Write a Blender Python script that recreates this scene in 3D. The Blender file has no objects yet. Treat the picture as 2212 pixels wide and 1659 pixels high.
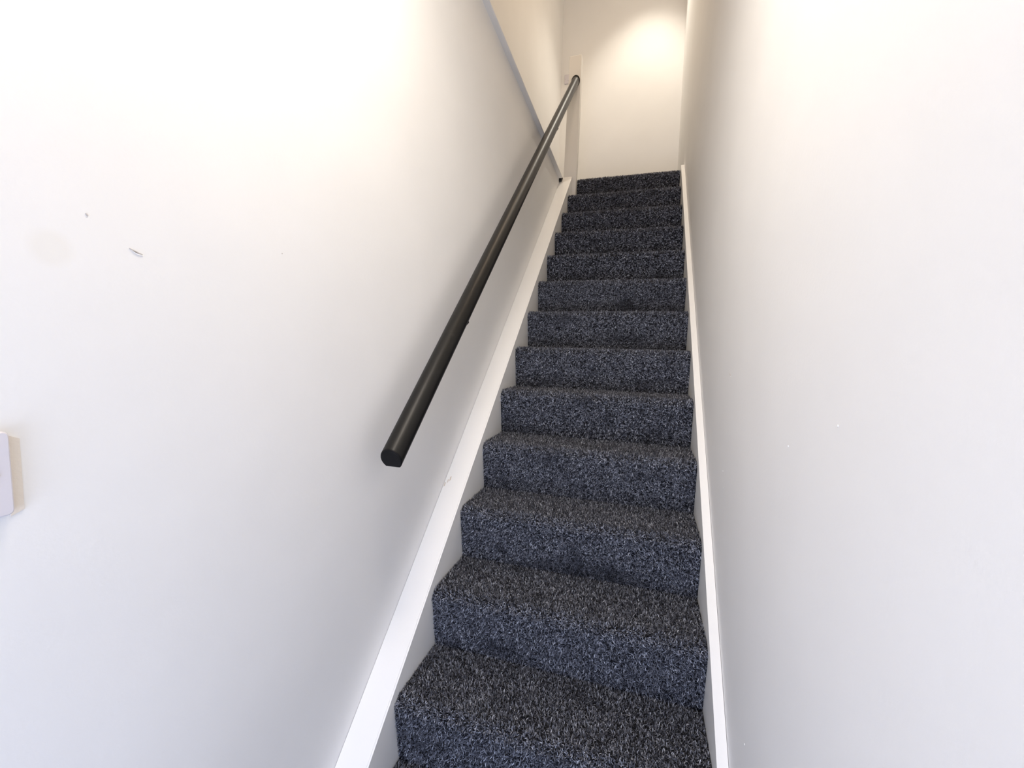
import bpy, bmesh, math
import numpy as np
from mathutils import Matrix, Vector

# ------------------------------------------------------------------ camera, world, light, exposure
scene = bpy.context.scene
col = scene.collection

cam_data = bpy.data.cameras.new('camera')
cam_data.sensor_fit = 'HORIZONTAL'
cam_data.sensor_width = 36.0
cam_data.lens = 912.63 / 2212.0 * 36.0
cam_data.clip_start = 0.02
cam = bpy.data.objects.new('camera', cam_data)
col.objects.link(cam)
R_ = Vector((0.95524, 0.29501, 0.02400))
F_ = Vector((-0.29190, 0.95239, -0.08809))
R_.normalize(); F_.normalize()
U_ = R_.cross(F_); U_.normalize()
m = Matrix(((R_.x, U_.x, -F_.x, 0.5984), (R_.y, U_.y, -F_.y, -0.7417), (R_.z, U_.z, -F_.z, 1.1561), (0, 0, 0, 1)))
cam.matrix_world = m
scene.camera = cam

vs = scene.view_settings
vs.view_transform = 'Standard'
vs.look = 'None'
vs.gamma = 1.0
vs.use_curve_mapping = False
vs.exposure = 0.06

world = bpy.data.worlds.new('daylight_world')
scene.world = world
world.use_nodes = True
bg = world.node_tree.nodes['Background']
bg.inputs['Color'].default_value = (0.62, 0.76, 1.0, 1)
bg.inputs['Strength'].default_value = 0.6


def area_light(name, loc, aim, sx, sy, energy, color):
    d = bpy.data.lights.new(name, 'AREA')
    d.shape = 'RECTANGLE'
    d.size, d.size_y = sx, sy
    d.energy = energy
    d.color = color
    o = bpy.data.objects.new(name, d)
    o.location = loc
    o.rotation_euler = (Vector(aim) - Vector(loc)).to_track_quat('-Z', 'Y').to_euler()
    col.objects.link(o)
    return o


# area light standing in for daylight from an added front door behind the camera
area_light('door_daylight_standin', (0.37, -1.74, 0.45), (0.37, 0.0, 0.45), 0.70, 1.20, 17.0, (0.62, 0.72, 1.0))

# ------------------------------------------------------------------ dimensions
G, RR = 0.21258, 0.19221          # going and rise of one step
OV, RN = 0.0233, 0.027            # nosing overhang and nosing radius
W = 0.80                          # clear width between the strings
XL, XR = -0.087, 0.825            # lower left wall, right wall
XU = -0.305                       # upper left wall behind the ledge
YB, YE = -1.80, 3.63              # front door wall, end wall of the landing
ZF = -RR                          # hall floor
NT = 13
ZL = NT * RR                      # landing floor
ZC1, ZC2 = 2.58, 4.92             # hall ceiling, upper ceiling
YC = 0.50                         # edge of the hall ceiling
SL = RR / G

rng = np.random.default_rng(7)

# ------------------------------------------------------------------ materials


def new_mat(name):
    mt = bpy.data.materials.new(name)
    mt.use_nodes = True
    nt = mt.node_tree
    return mt, nt, nt.nodes['Principled BSDF']


def paint(name, base, rough=0.6, bump=0.0, bscale=180.0, var=0.015, wave=0.0, coat=0.0):
    mt, nt, b = new_mat(name)
    N, L = nt.nodes, nt.links
    tc = N.new('ShaderNodeTexCoord')
    nz = N.new('ShaderNodeTexNoise')
    nz.inputs['Scale'].default_value = 3.5
    nz.inputs['Detail'].default_value = 3
    L.new(tc.outputs['Object'], nz.inputs['Vector'])
    rp = N.new('ShaderNodeValToRGB')
    rp.color_ramp.elements[0].position = 0.3
    rp.color_ramp.elements[1].position = 0.7
    rp.color_ramp.elements[0].color = tuple(c * (1 - var) for c in base) + (1,)
    rp.color_ramp.elements[1].color = tuple(min(1, c * (1 + var)) for c in base) + (1,)
    L.new(nz.outputs['Fac'], rp.inputs['Fac'])
    L.new(rp.outputs['Color'], b.inputs['Base Color'])
    b.inputs['Roughness'].default_value = rough
    b.inputs['Coat Weight'].default_value = coat
    last = None
    if bump:
        n2 = N.new('ShaderNodeTexNoise')
        n2.inputs['Scale'].default_value = bscale
        n2.inputs['Detail'].default_value = 4
        L.new(tc.outputs['Object'], n2.inputs['Vector'])
        bp = N.new('ShaderNodeBump')
        bp.inputs['Strength'].default_value = bump
        bp.inputs['Distance'].default_value = 0.002
        L.new(n2.outputs['Fac'], bp.inputs['Height'])
        last = bp
    if wave:
        n3 = N.new('ShaderNodeTexNoise')
        n3.inputs['Scale'].default_value = 5.0
        n3.inputs['Detail'].default_value = 1
        L.new(tc.outputs['Object'], n3.inputs['Vector'])
        b2 = N.new('ShaderNodeBump')
        b2.inputs['Strength'].default_value = 1.0
        b2.inputs['Distance'].default_value = wave
        L.new(n3.outputs['Fac'], b2.inputs['Height'])
        if last:
            L.new(last.outputs['Normal'], b2.inputs['Normal'])
        last = b2
    if last:
        L.new(last.outputs['Normal'], b.inputs['Normal'])
    return mt


M_WALL = paint('wall_paint', (0.89, 0.88, 0.865), 0.62, bump=0.12, bscale=140, wave=0.0015)


def stain(mt, centre, radius, factor):
    """a faint soft-edged mark rubbed into the paint round one point"""
    nt = mt.node_tree
    N, L = nt.nodes, nt.links
    b = N['Principled BSDF']
    src = b.inputs['Base Color'].links[0].from_socket
    tc = N.new('ShaderNodeTexCoord')
    ds = N.new('ShaderNodeVectorMath')
    ds.operation = 'DISTANCE'
    L.new(tc.outputs['Object'], ds.inputs[0])
    ds.inputs[1].default_value = centre
    mr = N.new('ShaderNodeMapRange')
    mr.inputs['From Min'].default_value = radius * 0.55
    mr.inputs['From Max'].default_value = radius
    mr.inputs['To Min'].default_value = 1.0
    mr.inputs['To Max'].default_value = 0.0
    L.new(ds.outputs['Value'], mr.inputs['Value'])
    mx = N.new('ShaderNodeMix')
    mx.data_type = 'RGBA'
    mx.blend_type = 'MULTIPLY'
    L.new(mr.outputs['Result'], mx.inputs['Factor'])
    L.new(src, mx.inputs[6])
    mx.inputs[7].default_value = tuple(factor) + (1,)
    L.new(mx.outputs[2], b.inputs['Base Color'])


M_WALL_L = M_WALL.copy()
M_WALL_L.name = 'wall_paint_stained'
stain(M_WALL_L, (-0.087, -0.409, 1.2612), 0.026, (0.975, 0.965, 0.94))
M_CEIL = paint('ceiling_paint', (0.82, 0.81, 0.80), 0.8, bump=0.1)
M_GLOSS = paint('white_gloss_paint', (0.92, 0.91, 0.89), 0.32, bump=0.06, bscale=60, coat=0.15)
M_POST = paint('post_paint', (0.80, 0.775, 0.73), 0.4, bump=0.08, bscale=70)
M_PLATE = paint('switch_plastic', (0.73, 0.70, 0.74), 0.35)
M_BARE = paint('bare_plaster', (0.80, 0.73, 0.64), 0.8, bump=0.2, bscale=250)
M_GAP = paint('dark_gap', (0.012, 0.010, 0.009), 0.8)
M_MARK = paint('scuff_grey', (0.58, 0.54, 0.51), 0.8)
M_CHIP = paint('fresh_filler', (0.90, 0.89, 0.88), 0.7)
M_SMUDGE = paint('smudge_beige', (0.66, 0.58, 0.50), 0.6)
M_STEEL = paint('bracket_black_steel', (0.006, 0.006, 0.007), 0.5)
M_STEEL.node_tree.nodes['Principled BSDF'].inputs['Specular IOR Level'].default_value = 0.15


def make_rail_mat():
    mt, nt, b = new_mat('black_rail_paint')
    N, L = nt.nodes, nt.links
    tc = N.new('ShaderNodeTexCoord')
    nz = N.new('ShaderNodeTexNoise')
    nz.inputs['Scale'].default_value = 22
    nz.inputs['Detail'].default_value = 6
    L.new(tc.outputs['Object'], nz.inputs['Vector'])
    rp = N.new('ShaderNodeValToRGB')
    rp.color_ramp.elements[0].position = 0.66
    rp.color_ramp.elements[0].color = (0.006, 0.0055, 0.005, 1)
    rp.color_ramp.elements[1].position = 0.80
    rp.color_ramp.elements[1].color = (0.03, 0.028, 0.026, 1)
    L.new(nz.outputs['Fac'], rp.inputs['Fac'])
    L.new(rp.outputs['Color'], b.inputs['Base Color'])
    b.inputs['Roughness'].default_value = 0.40
    b.inputs['Specular IOR Level'].default_value = 0.3
    return mt


M_RAIL = make_rail_mat()


def make_carpet_mats():
    # backing under the pile
    mt, nt, b = new_mat('carpet_backing')
    N, L = nt.nodes, nt.links
    tc = N.new('ShaderNodeTexCoord')
    nz = N.new('ShaderNodeTexNoise')
    nz.inputs['Scale'].default_value = 260
    nz.inputs['Detail'].default_value = 3
    L.new(tc.outputs['Object'], nz.inputs['Vector'])
    rp = N.new('ShaderNodeValToRGB')
    rp.color_ramp.elements[0].position = 0.35
    rp.color_ramp.elements[0].color = (0.006, 0.006, 0.008, 1)
    rp.color_ramp.elements[1].position = 0.75
    rp.color_ramp.elements[1].color = (0.035, 0.036, 0.042, 1)
    L.new(nz.outputs['Fac'], rp.inputs['Fac'])
    L.new(rp.outputs['Color'], b.inputs['Base Color'])
    b.inputs['Roughness'].default_value = 0.95
    b.inputs['Specular IOR Level'].default_value = 0.1
    # pile yarn, tone per tuft
    m2, nt, b2 = new_mat('carpet_yarn')
    N, L = nt.nodes, nt.links
    at = N.new('ShaderNodeAttribute')
    at.attribute_name = 'tone'
    rp = N.new('ShaderNodeValToRGB')
    e = rp.color_ramp.elements
    e[0].position = 0.0
    e[0].color = (0.006, 0.006, 0.008, 1)
    e[1].position = 1.0
    e[1].color = (0.70, 0.73, 0.82, 1)
    k = e.new(0.45)
    k.color = (0.116, 0.121, 0.147, 1)
    k = e.new(0.75)
    k.color = (0.335, 0.35, 0.41, 1)
    L.new(at.outputs['Fac'], rp.inputs['Fac'])
    L.new(rp.outputs['Color'], b2.inputs['Base Color'])
    b2.inputs['Roughness'].default_value = 0.75
    b2.inputs['Specular IOR Level'].default_value = 0.15
    return mt, m2


M_BACK, M_YARN = make_carpet_mats()

# ------------------------------------------------------------------ helpers


def link_mesh(name, bm, mat, parent=None, smooth=False):
    me = bpy.data.meshes.new(name)
    bmesh.ops.recalc_face_normals(bm, faces=bm.faces)
    bm.to_mesh(me)
    bm.free()
    if smooth:
        for p in me.polygons:
            p.use_smooth = True
    me.materials.append(mat)
    o = bpy.data.objects.new(name, me)
    col.objects.link(o)
    o.parent = parent
    return o


def tag(o, label=None, cat=None, group=None, kind=None):
    if label: o['label'] = label
    if cat: o['category'] = cat
    if group: o['group'] = group
    if kind: o['kind'] = kind
    return o


def empty(name, loc=(0, 0, 0)):
    o = bpy.data.objects.new(name, None)
    o.empty_display_size = 0.1
    o.location = loc
    col.objects.link(o)
    return o


def add_box(bm, x0, x1, y0, y1, z0, z1):
    v = [bm.verts.new((x, y, z)) for x in (x0, x1) for y in (y0, y1) for z in (z0, z1)]
    for f in ((0, 1, 3, 2), (4, 6, 7, 5), (0, 4, 5, 1), (2, 3, 7, 6), (0, 2, 6, 4), (1, 5, 7, 3)):
        bm.faces.new([v[i] for i in f])
    return v


def prism_x(bm, pts, x0, x1):
    """polygon given in (y, z), extruded along x"""
    a = [bm.verts.new((x0, y, z)) for y, z in pts]
    b = [bm.verts.new((x1, y, z)) for y, z in pts]
    n = len(pts)
    bm.faces.new(a)
    bm.faces.new(b[::-1])
    for i in range(n):
        bm.faces.new((a[i], b[i], b[(i + 1) % n], a[(i + 1) % n]))


def loft(bm, rings, cap=True):
    R = [[bm.verts.new(p) for p in ring] for ring in rings]
    n = len(R[0])
    for a, b in zip(R[:-1], R[1:]):
        for i in range(n):
            bm.faces.new((a[i], a[(i + 1) % n], b[(i + 1) % n], b[i]))
    if cap:
        bm.faces.new(R[0][::-1])
        bm.faces.new(R[-1])


def bevel(bm, w, seg=2, edges=None):
    bmesh.ops.bevel(bm, geom=list(edges or bm.edges), offset=w, segments=seg, affect='EDGES', profile=0.5)


def box_obj(name, ext, mat, parent=None, bev=0.0, kind=None):
    bm = bmesh.new()
    add_box(bm, *ext)
    if bev:
        bevel(bm, bev)
    o = link_mesh(name, bm, mat, parent)
    if kind: o['kind'] = kind
    return o


# ------------------------------------------------------------------ the setting
ZS0 = lambda y: 2.5405 - 0.0478 * (y - 0.9592)      # underside of the ledge board over the lower left wall
YT = 2.602                                           # far end of the ledge board

bm = bmesh.new()
prism_x(bm, [(YB - 0.1, ZF - 0.1), (2.69, ZF - 0.1), (2.69, 2.43), (YT, 2.44), (YT, ZS0(YT)), (YC, ZS0(YC)), (YC, 2.66), (YB - 0.1, 2.66)], XU, XL)
wall_left = tag(link_mesh('wall_left', bm, M_WALL_L), kind='structure')
wall_right = box_obj('wall_right', (XR, XR + 0.1, YB - 0.1, YE + 0.1, ZF - 0.1, ZC2), M_WALL, kind='structure')
box_obj('wall_upper_left', (XU - 0.1, XU, YC - 0.1, YE + 0.1, 2.2, ZC2), M_WALL, kind='structure')
box_obj('wall_end', (XU, XR, YE, YE + 0.1, 2.2, ZC2), M_WALL, kind='structure')
box_obj('wall_bulkhead', (XU, XR, YC - 0.1, YC, ZC1, ZC2), M_WALL, kind='structure')
box_obj('ceiling_hall', (XL, XR, YB, YC - 0.1, ZC1, ZC1 + 0.1), M_CEIL, kind='structure')
box_obj('ceiling_upper', (XU - 0.1, XR + 0.1, YC - 0.1, YE + 0.1, ZC2, ZC2 + 0.1), M_CEIL, kind='structure')
box_obj('floor', (XL, XR, YB, 0.0, ZF - 0.1, ZF), M_BACK, kind='structure')
box_obj('floor_landing', (XU, XR, NT * G + 0.105, YE, ZL - 0.2, ZL), M_BACK, kind='structure')

# front door wall behind the camera, with an opening for the glazed door
bm = bmesh.new()
add_box(bm, XL, 0.0, YB - 0.1, YB, ZF, ZC1)
add_box(bm, 0.74, XR, YB - 0.1, YB, ZF, ZC1)
add_box(bm, 0.0, 0.74, YB - 0.1, YB, 1.76, ZC1)
tag(link_mesh('wall_front', bm, M_WALL), kind='structure')
door = tag(empty('door_1', (0.37, YB - 0.05, ZF)), kind='structure')


def local_box(name, ext, mat, parent, bev=0.0):
    lx, ly, lz = parent.location
    e = (ext[0] - lx, ext[1] - lx, ext[2] - ly, ext[3] - ly, ext[4] - lz, ext[5] - lz)
    return box_obj(name, e, mat, parent, bev)


for nm, ext in (('stile', (0.0, 0.05, YB - 0.08, YB - 0.03, ZF, 1.76)), ('stile', (0.69, 0.74, YB - 0.08, YB - 0.03, ZF, 1.76)),
                ('rail', (0.05, 0.69, YB - 0.08, YB - 0.03, ZF, ZF + 0.16)), ('rail', (0.05, 0.69, YB - 0.08, YB - 0.03, 1.68, 1.76))):
    local_box(nm, ext, M_GLOSS, door, 0.003)

# ledge board over the lower left wall
bm = bmesh.new()
rings = []
for y in (YC, YT):
    z = ZS0(y)
    rings.append([(XU, y, z), (XL + 0.022, y, z), (XL + 0.026, y, z + 0.002), (XL + 0.027, y, z + 0.006), (XL + 0.024, y, z + 0.010), (XL + 0.016, y, z + 0.012), (XU, y, z + 0.012)])
loft(bm, rings)
tag(link_mesh('trim_1', bm, M_WALL), kind='structure')


# ------------------------------------------------------------------ staircase
stair = tag(empty('staircase', (W / 2, 0, ZF)), 'straight flight of charcoal carpeted stairs between white painted strings', 'staircase')
S0 = Vector(stair.location)


def profile(k):
    """carpet surface of step k in (y, z): riser base, nosing, back of the tread"""
    y0, z0, z1 = k * G, (k - 1) * RR, k * RR
    pts = [(y0, z0), (y0 - OV * 0.35, z0 + 0.06)]
    cy, cz = y0 - OV + RN, z1 - RN
    for i in range(9):
        a = math.pi - i / 8 * math.pi / 2
        pts.append((cy + RN * math.cos(a), cz + RN * math.sin(a)))
    pts.append(((k + 1) * G, z1))
    return pts


def step_mesh(k, xa, xb):
    pts = profile(k)
    d = 0.004                                       # backing lies below the pile surface
    q = [(y + d, z - (d if i > 1 else 0)) for i, (y, z) in enumerate(pts)]
    yb = (k + 1) * G + 0.10
    q[-1] = (yb, pts[-1][1] - d)
    q.append((yb, (k - 1) * RR - d * 0.5))
    q[0] = (q[0][0], (k - 1) * RR - d * 0.5)
    bm = bmesh.new()
    prism_x(bm, [(y, z - S0.z) for y, z in q], xa - S0.x, xb - S0.x)
    return bm


def pile_mesh(k, xa, xb, dens, wid, length, ystop=None, segs=2):
    pts = np.array(profile(k))
    if ystop:
        pts[-1, 0] = ystop
    seg = np.diff(pts, axis=0)
    sl = np.hypot(seg[:, 0], seg[:, 1])
    cum = np.concatenate([[0], np.cumsum(sl)])
    T = cum[-1]
    n = int(dens * T * (xb - xa))
    s = rng.random(n) * T
    i = np.clip(np.searchsorted(cum, s, 'right') - 1, 0, len(sl) - 1)
    f = (s - cum[i]) / sl[i]
    P = np.zeros((n, 3))
    P[:, 0] = xa + 0.0015 + rng.random(n) * (xb - xa - 0.003)
    P[:, 1:] = pts[i] + seg[i] * f[:, None]
    tg = np.zeros((n, 3))
    # smoothed tangent along the profile
    tv = seg / sl[:, None]
    tv[0] = tv[1]
    tg[:, 1:] = tv[i]
    nm = np.zeros((n, 3))
    nm[:, 1] = -tg[:, 2]
    nm[:, 2] = tg[:, 1]
    nm[nm[:, 2] < -0.5] *= -1
    ex = np.array([1.0, 0, 0])
    # foot marks: soft patches of flattened pile, their shading also painted into the tone
    flat = np.zeros(n)
    for _ in range(9):
        cx = rng.uniform(xa, xb)
        cs = rng.uniform(0.0, 0.07) if rng.random() < 0.6 else rng.uniform(0, T)
        r1, r2 = rng.uniform(0.02, 0.06), rng.uniform(0.012, 0.035)
        flat += rng.uniform(0.25, 0.8) * np.exp(-((P[:, 0] - cx) / r1) ** 2 - ((s - cs) / r2) ** 2)
    flat = np.clip(flat, 0, 1)
    ang = rng.random(n) * 2 * np.pi
    # the nap lies flatter on the risers and stands up on the treads
    up = np.clip(nm[:, 2], 0, 1)
    lean = np.clip(rng.normal(1.05, 0.28, n) - 0.34 * up + 0.3 * flat, 0.12, 1.4)
    hx = np.cos(ang)[:, None] * ex + np.sin(ang)[:, None] * tg
    L = length * rng.uniform(0.65, 1.35, n) * (1 - 0.12 * up)
    side = np.cross(nm, hx)
    side /= np.linalg.norm(side, axis=1)[:, None]
    curl = rng.normal(0, 0.45, n)
    d1 = nm * np.cos(lean * 0.6)[:, None] + hx * np.sin(lean * 0.6)[:, None]
    d2 = nm * np.cos(lean * 1.25)[:, None] + (hx * np.cos(curl)[:, None] + side * np.sin(curl)[:, None]) * np.sin(lean * 1.25)[:, None]
    base = P - nm * 0.0045
    p1 = base + d1 * (L * 0.5)[:, None]
    p2 = p1 + d2 * (L * 0.5)[:, None]
    # keep inside the strings
    for q in (p1, p2):
        q[:, 0] = np.clip(q[:, 0], xa + 0.0006, xb - 0.0006)
    w = (wid * rng.uniform(0.7, 1.3, n) / 2)[:, None]
    V = np.stack([base - side * w * 0.8, base + side * w * 0.8, p1 - side * w, p1 + side * w, p2 - side * w * 0.45, p2 + side * w * 0.45], 1).reshape(-1, 3)
    b0 = (np.arange(n) * 6)[:, None]
    F = np.concatenate([b0 + np.array([0, 1, 3, 2]), b0 + np.array([2, 3, 5, 4])], 1).reshape(-1)
    V -= np.array(S0)
    me = bpy.data.meshes.new('carpet_pile')
    me.vertices.add(len(V))
    me.vertices.foreach_set('co', V.astype(np.float32).ravel())
    me.loops.add(len(F))
    me.loops.foreach_set('vertex_index', F.astype(np.int32))
    nf = 2 * n
    me.polygons.add(nf)
    me.polygons.foreach_set('loop_start', np.arange(nf, dtype=np.int32) * 4)
    tone = np.clip(rng.beta(2.0, 2.6, n) * (1 - 0.45 * flat) + rng.normal(0, 0.03, n), 0, 1)
    a = me.attributes.new('tone', 'FLOAT', 'FACE')
    a.data.foreach_set('value', np.repeat(tone, 2).astype(np.float32))
    me.update(calc_edges=True)
    me.materials.append(M_YARN)
    return me


for k in range(0, NT + 1):
    xa = 0.0 if k < NT else 0.034
    st = link_mesh('step', step_mesh(k, xa, W), M_BACK, stair)
    if k <= 4:
        dn, wd, ln = 120000, 0.0021, 0.0095
    elif k <= 8:
        dn, wd, ln = 85000, 0.0026, 0.010
    else:
        dn, wd, ln = 45000, 0.0036, 0.011
    pm = pile_mesh(k, xa, W, dn, wd, ln, ystop=(NT * G + 0.105 if k == NT else None))
    po = bpy.data.objects.new('carpet_pile', pm)
    col.objects.link(po)
    po.parent = st
    po['kind'] = 'stuff'

# strings: the left one is boxed in with a wide cap, the right one is a plain board
soff_l = lambda y: 0.043 + 0.0095 * y
soff_r = lambda y: 0.040 + 0.0115 * y
YN = 2.688                         # front face of the newel post


def string_poly(off, ya, yb, drop, lower=0.0):
    top = [(y, y * SL + off(y) - lower) for y in np.linspace(ya, yb, 12)]
    bot = [(yb, yb * SL - drop), (ya, max(ya * SL - drop, ZF))]
    return top + bot


def shift(pts):
    return [(y, z - S0.z) for y, z in pts]


bm = bmesh.new()
pl = string_poly(soff_l, 0.0, YN, 0.24, 0.0025)
pl[-1] = (0.0 + 0.0, ZF)
pl.insert(len(pl) - 1, (0.05, ZF))
pl = [(-0.10, ZF), (-0.10, -0.10 * SL + soff_l(0) - 0.0025)] + [(y, y * SL + soff_l(y) - 0.0025) for y in np.linspace(0, YN, 12)] + [(YN, YN * SL - 0.24), (0.08, ZF)]
prism_x(bm, shift(pl), -0.022 - S0.x, 0.0 - S0.x)
sl_o = link_mesh('stringer', bm, M_GLOSS, stair)
sl_o['label'] = 'white painted left string with a wide sloping cap'
bm = bmesh.new()
ys = [-0.10] + list(np.linspace(0, YN, 12))
pl = [(y, y * SL + soff_l(max(y, 0))) for y in ys] + [(y, y * SL + soff_l(max(y, 0)) - 0.032) for y in ys[::-1]]
prism_x(bm, shift(pl), XL + 0.001 - S0.x, -0.0045 - S0.x)
ed = [e for e in bm.edges if abs(e.verts[0].co.x - (-0.0045 - S0.x)) < 1e-5 and abs(e.verts[1].co.x - (-0.0045 - S0.x)) < 1e-5
      and abs(e.verts[0].co.y - e.verts[1].co.y) > 0.01]
bevel(bm, 0.0025, 2, ed)
cap = link_mesh('stringer_cap', bm, M_GLOSS, sl_o)
bm = bmesh.new()
YR = 2.70
ys = [-0.10] + list(np.linspace(0, YR, 12))
pl = [(-0.10, ZF)] + [(y, y * SL + soff_r(max(y, 0))) for y in ys] + [(YR + 0.10, YR * SL + soff_r(YR) + 0.035), (YR + 0.10, ZL), (YR, YR * SL - 0.24), (0.08, ZF)]
prism_x(bm, shift(pl), W - S0.x, XR - 0.001 - S0.x)
sr_o = link_mesh('stringer', bm, M_GLOSS, stair)
sr_o['label'] = 'slim white painted right string against the wall'


def disc(bm, c, n, r, th, seg=10):
    """small flat cylinder centred on c, axis n"""
    n = Vector(n).normalized()
    q = n.to_track_quat('Z', 'Y').to_matrix().to_4x4()
    bmesh.ops.create_cone(bm, cap_ends=True, segments=seg, radius1=r, radius2=r, depth=th, matrix=Matrix.Translation(Vector(c)) @ q)


# nail hole and scuffs on the left string
bm = bmesh.new()
disc(bm, Vector((0.0003, 0.790, 0.3085)) - S0, (1, 0, 0), 0.0022, 0.0006, 8)
link_mesh('nail_hole', bm, M_GAP, sl_o)
for y, dx, l, w in ((0.672, -0.069, 0.016, 0.004), (0.664, -0.075, 0.012, 0.003), (0.653, -0.083, 0.014, 0.004)):
    bm = bmesh.new()
    v = [bm.verts.new((dx + a - S0.x, y + b, (y + b) * SL + soff_l(y) + 0.0006 - S0.z)) for a, b in ((0, -l / 2), (w, -l / 4), (w * 0.7, l / 2), (-w * 0.3, l / 3))]
    f = bm.faces.new(v)
    r = bmesh.ops.extrude_face_region(bm, geom=[f])
    for e in r['geom']:
        if isinstance(e, bmesh.types.BMVert):
            e.co.z -= 0.0005
    link_mesh('scuff', bm, M_SMUDGE, cap)

# ------------------------------------------------------------------ newel post
PD = 0.066
post = tag(empty('newel_post', (-0.017, YN + 0.002 + PD / 2, 12 * RR + 0.006)), 'square off-white newel post at the top of the stairs', 'post')
P0 = Vector(post.location)
bm = bmesh.new()


def post_x(z):
    t = (z - 2.53) / 0.87
    return -0.067 + 0.0163 * t, 0.0325 + 0.0097 * t


rings = []
for z in (12 * RR + 0.006, 2.9, 3.398):
    a, b = post_x(z)
    y0, y1 = YN + 0.002, YN + 0.002 + PD
    rings.append([(a - P0.x, y0 - P0.y, z - P0.z), (b - P0.x, y0 - P0.y, z - P0.z), (b - P0.x, y1 - P0.y, z - P0.z), (a - P0.x, y1 - P0.y, z - P0.z)])
loft(bm, rings)
ed = [e for e in bm.edges if (min(v.co.z for v in e.verts) > 1.05 or abs(e.verts[0].co.z - e.verts[1].co.z) > 0.1)]
bevel(bm, 0.004, 2, ed)
link_mesh('shaft', bm, M_POST, post)

# dark block put in to read as a dark hole beside the post
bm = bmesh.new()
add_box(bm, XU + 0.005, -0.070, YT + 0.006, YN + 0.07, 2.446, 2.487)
tag(link_mesh('floor_gap_block', bm, M_GAP), kind='structure')

# ------------------------------------------------------------------ handrail
SR, CR = 0.9328, 0.697             # rail axis: z = SR*y + CR at x = RX
RX, RRAD = 0.000, 0.0300
ya, yb = 0.176, YN + 0.002
rail_th = math.atan(SR)
rail = tag(empty('handrail', (RX, ya, SR * ya + CR)), 'long black mopstick handrail sloping up the left wall to the post', 'handrail')
H0 = Vector(rail.location)
ax = Vector((0, math.cos(rail_th), math.sin(rail_th)))
nu = Vector((0, -math.sin(rail_th), math.cos(rail_th)))


def rail_section(n=40, r=RRAD, flat=-0.72):
    pts = []
    for i in range(n):
        a = 2 * math.pi * i / n
        x, u = math.cos(a) * r, math.sin(a) * r
        pts.append((x, max(u, flat * r)))
    return pts


def cut(y, tilt):
    """section points on a plane through the axis point at y; tilt 0 = square cut, 1 = plumb cut"""
    c = Vector((RX, y, SR * y + CR)) - H0
    out = []
    for x, u in rail_section():
        s = tilt * u * math.tan(rail_th)
        out.append(tuple(c + Vector((x, 0, 0)) + nu * u + ax * s))
    return out


bm = bmesh.new()
loft(bm, [cut(ya + 0.004, 0.32), cut(yb, 1.0)])
r_o = link_mesh('rail', bm, M_RAIL, rail, smooth=True)
md = r_o.modifiers.new('edges', 'EDGE_SPLIT')
md.split_angle = math.radians(40)
# end cap: a slightly shrunken plug on the lower end
bm = bmesh.new()
c0 = cut(ya + 0.004, 0.32)
cc = sum((Vector(p) for p in c0), Vector()) / len(c0)
sh = lambda k, d: [tuple(cc + (Vector(p) - cc) * k - ax * d) for p in c0]
loft(bm, [sh(1.0, 0.0), sh(1.0, 0.003), sh(0.95, 0.006)])
link_mesh('end_cap', bm, M_STEEL, rail)
# black disc standing in for the shadow gap where the rail enters the post
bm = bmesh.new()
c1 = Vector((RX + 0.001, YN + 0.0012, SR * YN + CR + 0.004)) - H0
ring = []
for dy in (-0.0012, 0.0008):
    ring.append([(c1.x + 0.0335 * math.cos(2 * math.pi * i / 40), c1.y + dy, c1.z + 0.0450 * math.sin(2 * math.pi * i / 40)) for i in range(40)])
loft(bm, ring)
link_mesh('gap_shadow_disc', bm, M_GAP, rail)
# brackets under the rail, fixed to the left wall
for yb_ in (0.62, 2.05):
    c = Vector((RX, yb_, SR * yb_ + CR)) - H0
    b = bmesh.new()
    w = [c - nu * 0.0205, c - nu * 0.045, Vector((XL - H0.x + 0.02, c.y, 0)) , None]
    pts = [c - nu * 0.018, c - nu * 0.050, c - nu * 0.072 + Vector((-0.022, 0, 0)), c - nu * 0.084 + Vector((XL - RX + 0.004, 0, 0))]
    rings = []
    for i, p in enumerate(pts):
        t = (pts[min(i + 1, 3)] - pts[max(i - 1, 0)]).normalized()
        s1 = ax
        s2 = t.cross(s1).normalized()
        rings.append([tuple(p + s1 * 0.006 * math.cos(2 * math.pi * j / 10) + s2 * 0.006 * math.sin(2 * math.pi * j / 10)) for j in range(10)])
    loft(b, rings)
    br = link_mesh('bracket', b, M_STEEL, rail, smooth=True)
    b = bmesh.new()
    disc(b, pts[3] + Vector((-0.0015, 0, 0)), (1, 0, 0), 0.018, 0.005, 20)
    link_mesh('wall_plate', b, M_STEEL, br)

# ------------------------------------------------------------------ light switches


def rounded_plate(bm, w, h, t, r, seg=5, inset=0.0015):
    """plate in local x (width), z (height), standing out along -y"""
    def ring(y, d):
        pts = []
        for cx, cz, a0 in ((w / 2 - r, h / 2 - r, 0), (-w / 2 + r, h / 2 - r, 90), (-w / 2 + r, -h / 2 + r, 180), (w / 2 - r, -h / 2 + r, 270)):
            for i in range(seg + 1):
                a = math.radians(a0 + 90 * i / seg)
                pts.append((cx + (r - d) * math.cos(a), y, cz + (r - d) * math.sin(a)))
        return pts
    loft(bm, [ring(0, 0), ring(-t + inset, 0), ring(-t, inset)])


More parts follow.
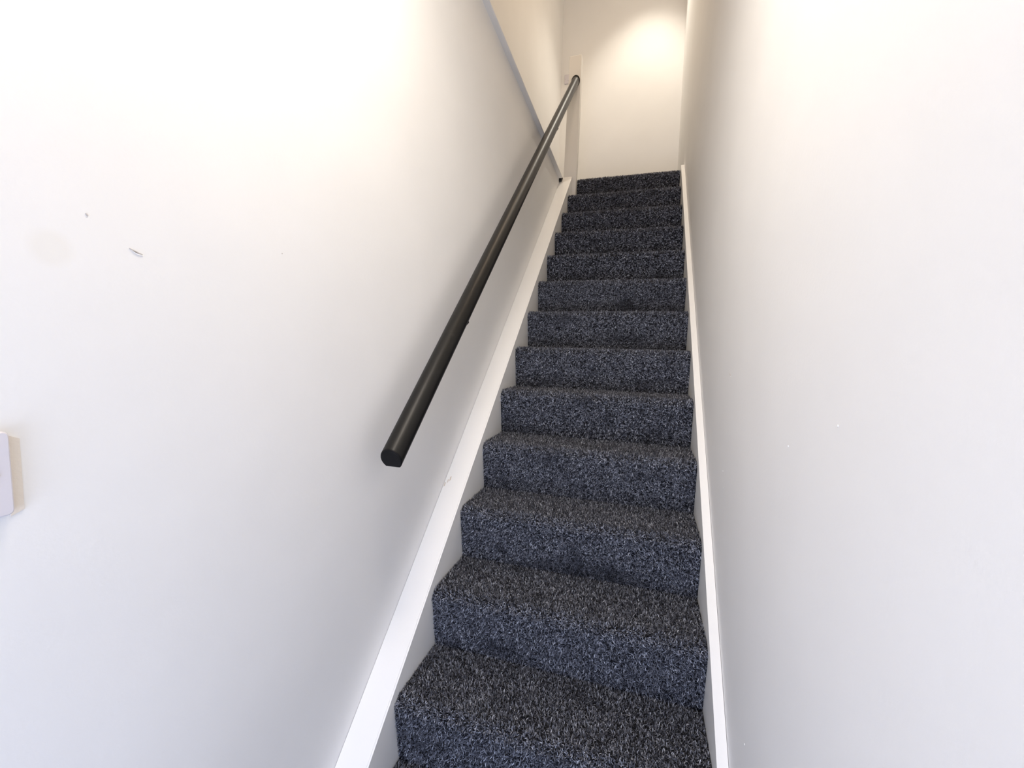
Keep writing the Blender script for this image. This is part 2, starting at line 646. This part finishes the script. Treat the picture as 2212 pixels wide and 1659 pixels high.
def light_switch(loc, rotz, w, h, t, label):
    s = tag(empty('light_switch', loc), label, 'light switch')
    s.rotation_euler.z = rotz
    bm = bmesh.new()
    rounded_plate(bm, w, h, t, 0.006)
    link_mesh('plate', bm, M_PLATE, s)
    bm = bmesh.new()
    v = add_box(bm, -0.011, 0.011, -t - 0.0035, -t + 0.001, -0.017, 0.017)
    for q in v:
        if q.co.y < -t and q.co.z > 0:
            q.co.y += 0.0022
    bevel(bm, 0.001)
    link_mesh('rocker', bm, M_PLATE, s)
    for sx in (-1, 1):
        bm = bmesh.new()
        disc(bm, (sx * w * 0.36, -t - 0.0004, 0), (0, -1, 0), 0.003, 0.0012, 12)
        link_mesh('screw', bm, M_MARK, s)
    return s


ls = light_switch((XL, -0.507, 1.0005), math.pi / 2, 0.092, 0.096, 0.011, 'white plastic light switch low on the left wall near the foot of the stairs')
bm = bmesh.new()
# strip of bare plaster left showing beside the plate, local x points up the stairs
prof = [(0.046, -0.0525), (0.0575, -0.0475), (0.0580, 0.036), (0.046, 0.043)]
a = [bm.verts.new((x, -0.0002, z)) for x, z in prof]
b = [bm.verts.new((x, -0.0014, z)) for x, z in prof]
bm.faces.new(a); bm.faces.new(b[::-1])
for i in range(4):
    bm.faces.new((a[i], b[i], b[(i + 1) % 4], a[(i + 1) % 4]))
link_mesh('bare_plaster_strip', bm, M_BARE, ls)
light_switch((-0.229, YE, 3.7975), 0.0, 0.086, 0.087, 0.010, 'small light switch on the landing wall behind the newel post')

# ------------------------------------------------------------------ nicks and chips in the wall paint


def nick(name, wall, pts, width, mat, side):
    """thin curved sliver on a wall plane; pts in (y, z)"""
    x = XL + 0.0002 if side < 0 else XR - 0.0002
    s = 1 if side < 0 else -1
    n = len(pts)
    bm = bmesh.new()
    ring = []
    P = [Vector((0, y, z)) for y, z in pts]
    up, dn = [], []
    for i, p in enumerate(P):
        t = (P[min(i + 1, n - 1)] - P[max(i - 1, 0)]).normalized()
        q = Vector((0, -t.z, t.y))
        w = width * math.sin(math.pi * (i + 0.35) / (n - 0.3)) / 2
        up.append(p + q * w)
        dn.append(p - q * w)
    ol = up + dn[::-1]
    a = [bm.verts.new((x, p.y, p.z)) for p in ol]
    b = [bm.verts.new((x + s * 0.0008, p.y, p.z)) for p in ol]
    bm.faces.new(a); bm.faces.new(b[::-1])
    for i in range(len(ol)):
        bm.faces.new((a[i], b[i], b[(i + 1) % len(ol)], a[(i + 1) % len(ol)]))
    return link_mesh(name, bm, mat, wall)


nick('paint_nick', wall_left, [(-0.327, 1.279), (-0.322, 1.2765), (-0.3165, 1.2745), (-0.311, 1.2735)], 0.0022, M_MARK, -1)
nick('paint_nick', wall_left, [(-0.325, 1.2765), (-0.320, 1.2745), (-0.3155, 1.2725), (-0.3105, 1.272)], 0.0022, M_CHIP, -1)
nick('paint_nick', wall_left, [(-0.0665, 1.328), (-0.066, 1.327), (-0.0650, 1.3265)], 0.0016, M_MARK, -1)
nick('paint_nick', wall_left, [(-0.3735, 1.312), (-0.372, 1.310), (-0.3712, 1.309)], 0.0016, M_MARK, -1)
nick('paint_nick', wall_right, [(0.516, 1.0965), (0.506, 1.0925), (0.497, 1.0905)], 0.003, M_CHIP, 1)
nick('paint_nick', wall_right, [(0.516, 1.0985), (0.507, 1.0950), (0.499, 1.0935)], 0.0016, M_MARK, 1)
for y, z, r in ((-0.1511, 1.0713, 0.0016), (0.0137, 1.0101, 0.0014), (0.5149, 0.8294, 0.0020), (0.4900, 0.790, 0.0016), (0.1219, 0.3951, 0.0018)):
    bm = bmesh.new()
    disc(bm, (XR - 0.0004, y, z), (1, 0, 0), r, 0.0010, 8)
    link_mesh('paint_chip', bm, M_CHIP, wall_right)

# ------------------------------------------------------------------ ceiling lamps


def glow_mat(name, colr, strength):
    mt, nt, b = new_mat(name)
    b.inputs['Base Color'].default_value = (0.9, 0.9, 0.9, 1)
    b.inputs['Emission Color'].default_value = tuple(colr) + (1,)
    b.inputs['Emission Strength'].default_value = strength
    return mt


def downlight(loc, label, colr, energy, spot=None, blend=0.3, r=0.045):
    d = tag(empty('ceiling_downlight', loc), label, 'lamp')
    bm = bmesh.new()
    n = 32
    rings = []
    for rr_, z in ((r, 0.0), (r + 0.014, 0.0), (r + 0.014, -0.003), (r + 0.010, -0.006), (r, -0.004)):
        rings.append([(rr_ * math.cos(2 * math.pi * i / n), rr_ * math.sin(2 * math.pi * i / n), z) for i in range(n)])
    rings.append(rings[0])
    loft(bm, rings, cap=False)
    bmesh.ops.remove_doubles(bm, verts=bm.verts, dist=1e-6)
    link_mesh('bezel', bm, M_GLOSS, d)
    bm = bmesh.new()
    disc(bm, (0, 0, -0.0012), (0, 0, 1), r - 0.001, 0.002, 32)
    link_mesh('lens', bm, glow_mat('lamp_glow', colr, 6.0), d)
    if spot:
        ld = bpy.data.lights.new('downlight_beam', 'SPOT')
        ld.spot_size = math.radians(spot)
        ld.spot_blend = blend
        ld.shadow_soft_size = r * 0.8
    else:
        ld = bpy.data.lights.new('downlight_beam', 'AREA')
        ld.shape = 'DISK'
        ld.size = 2 * r
    ld.energy = energy
    ld.color = colr
    lo = bpy.data.objects.new('downlight_beam', ld)
    col.objects.link(lo)
    lo.parent = d
    lo.location = (0, 0, -0.012)
    return d


downlight((0.52, 3.10, ZC2), 'recessed downlight in the ceiling over the landing', (1.0, 0.92, 0.79), 78.0, spot=86, blend=0.65)
downlight((0.33, -0.18, ZC1), 'round flush lamp in the hall ceiling at the foot of the stairs', (1.0, 0.90, 0.77), 11.9, r=0.20)
downlight((0.44, 1.70, ZC2), 'unseen round lamp added over the stair flight to brighten the stairwell walls', (1.0, 0.77, 0.54), 11.5, r=0.14)  # added out of view to lift the light on the stairwell walls
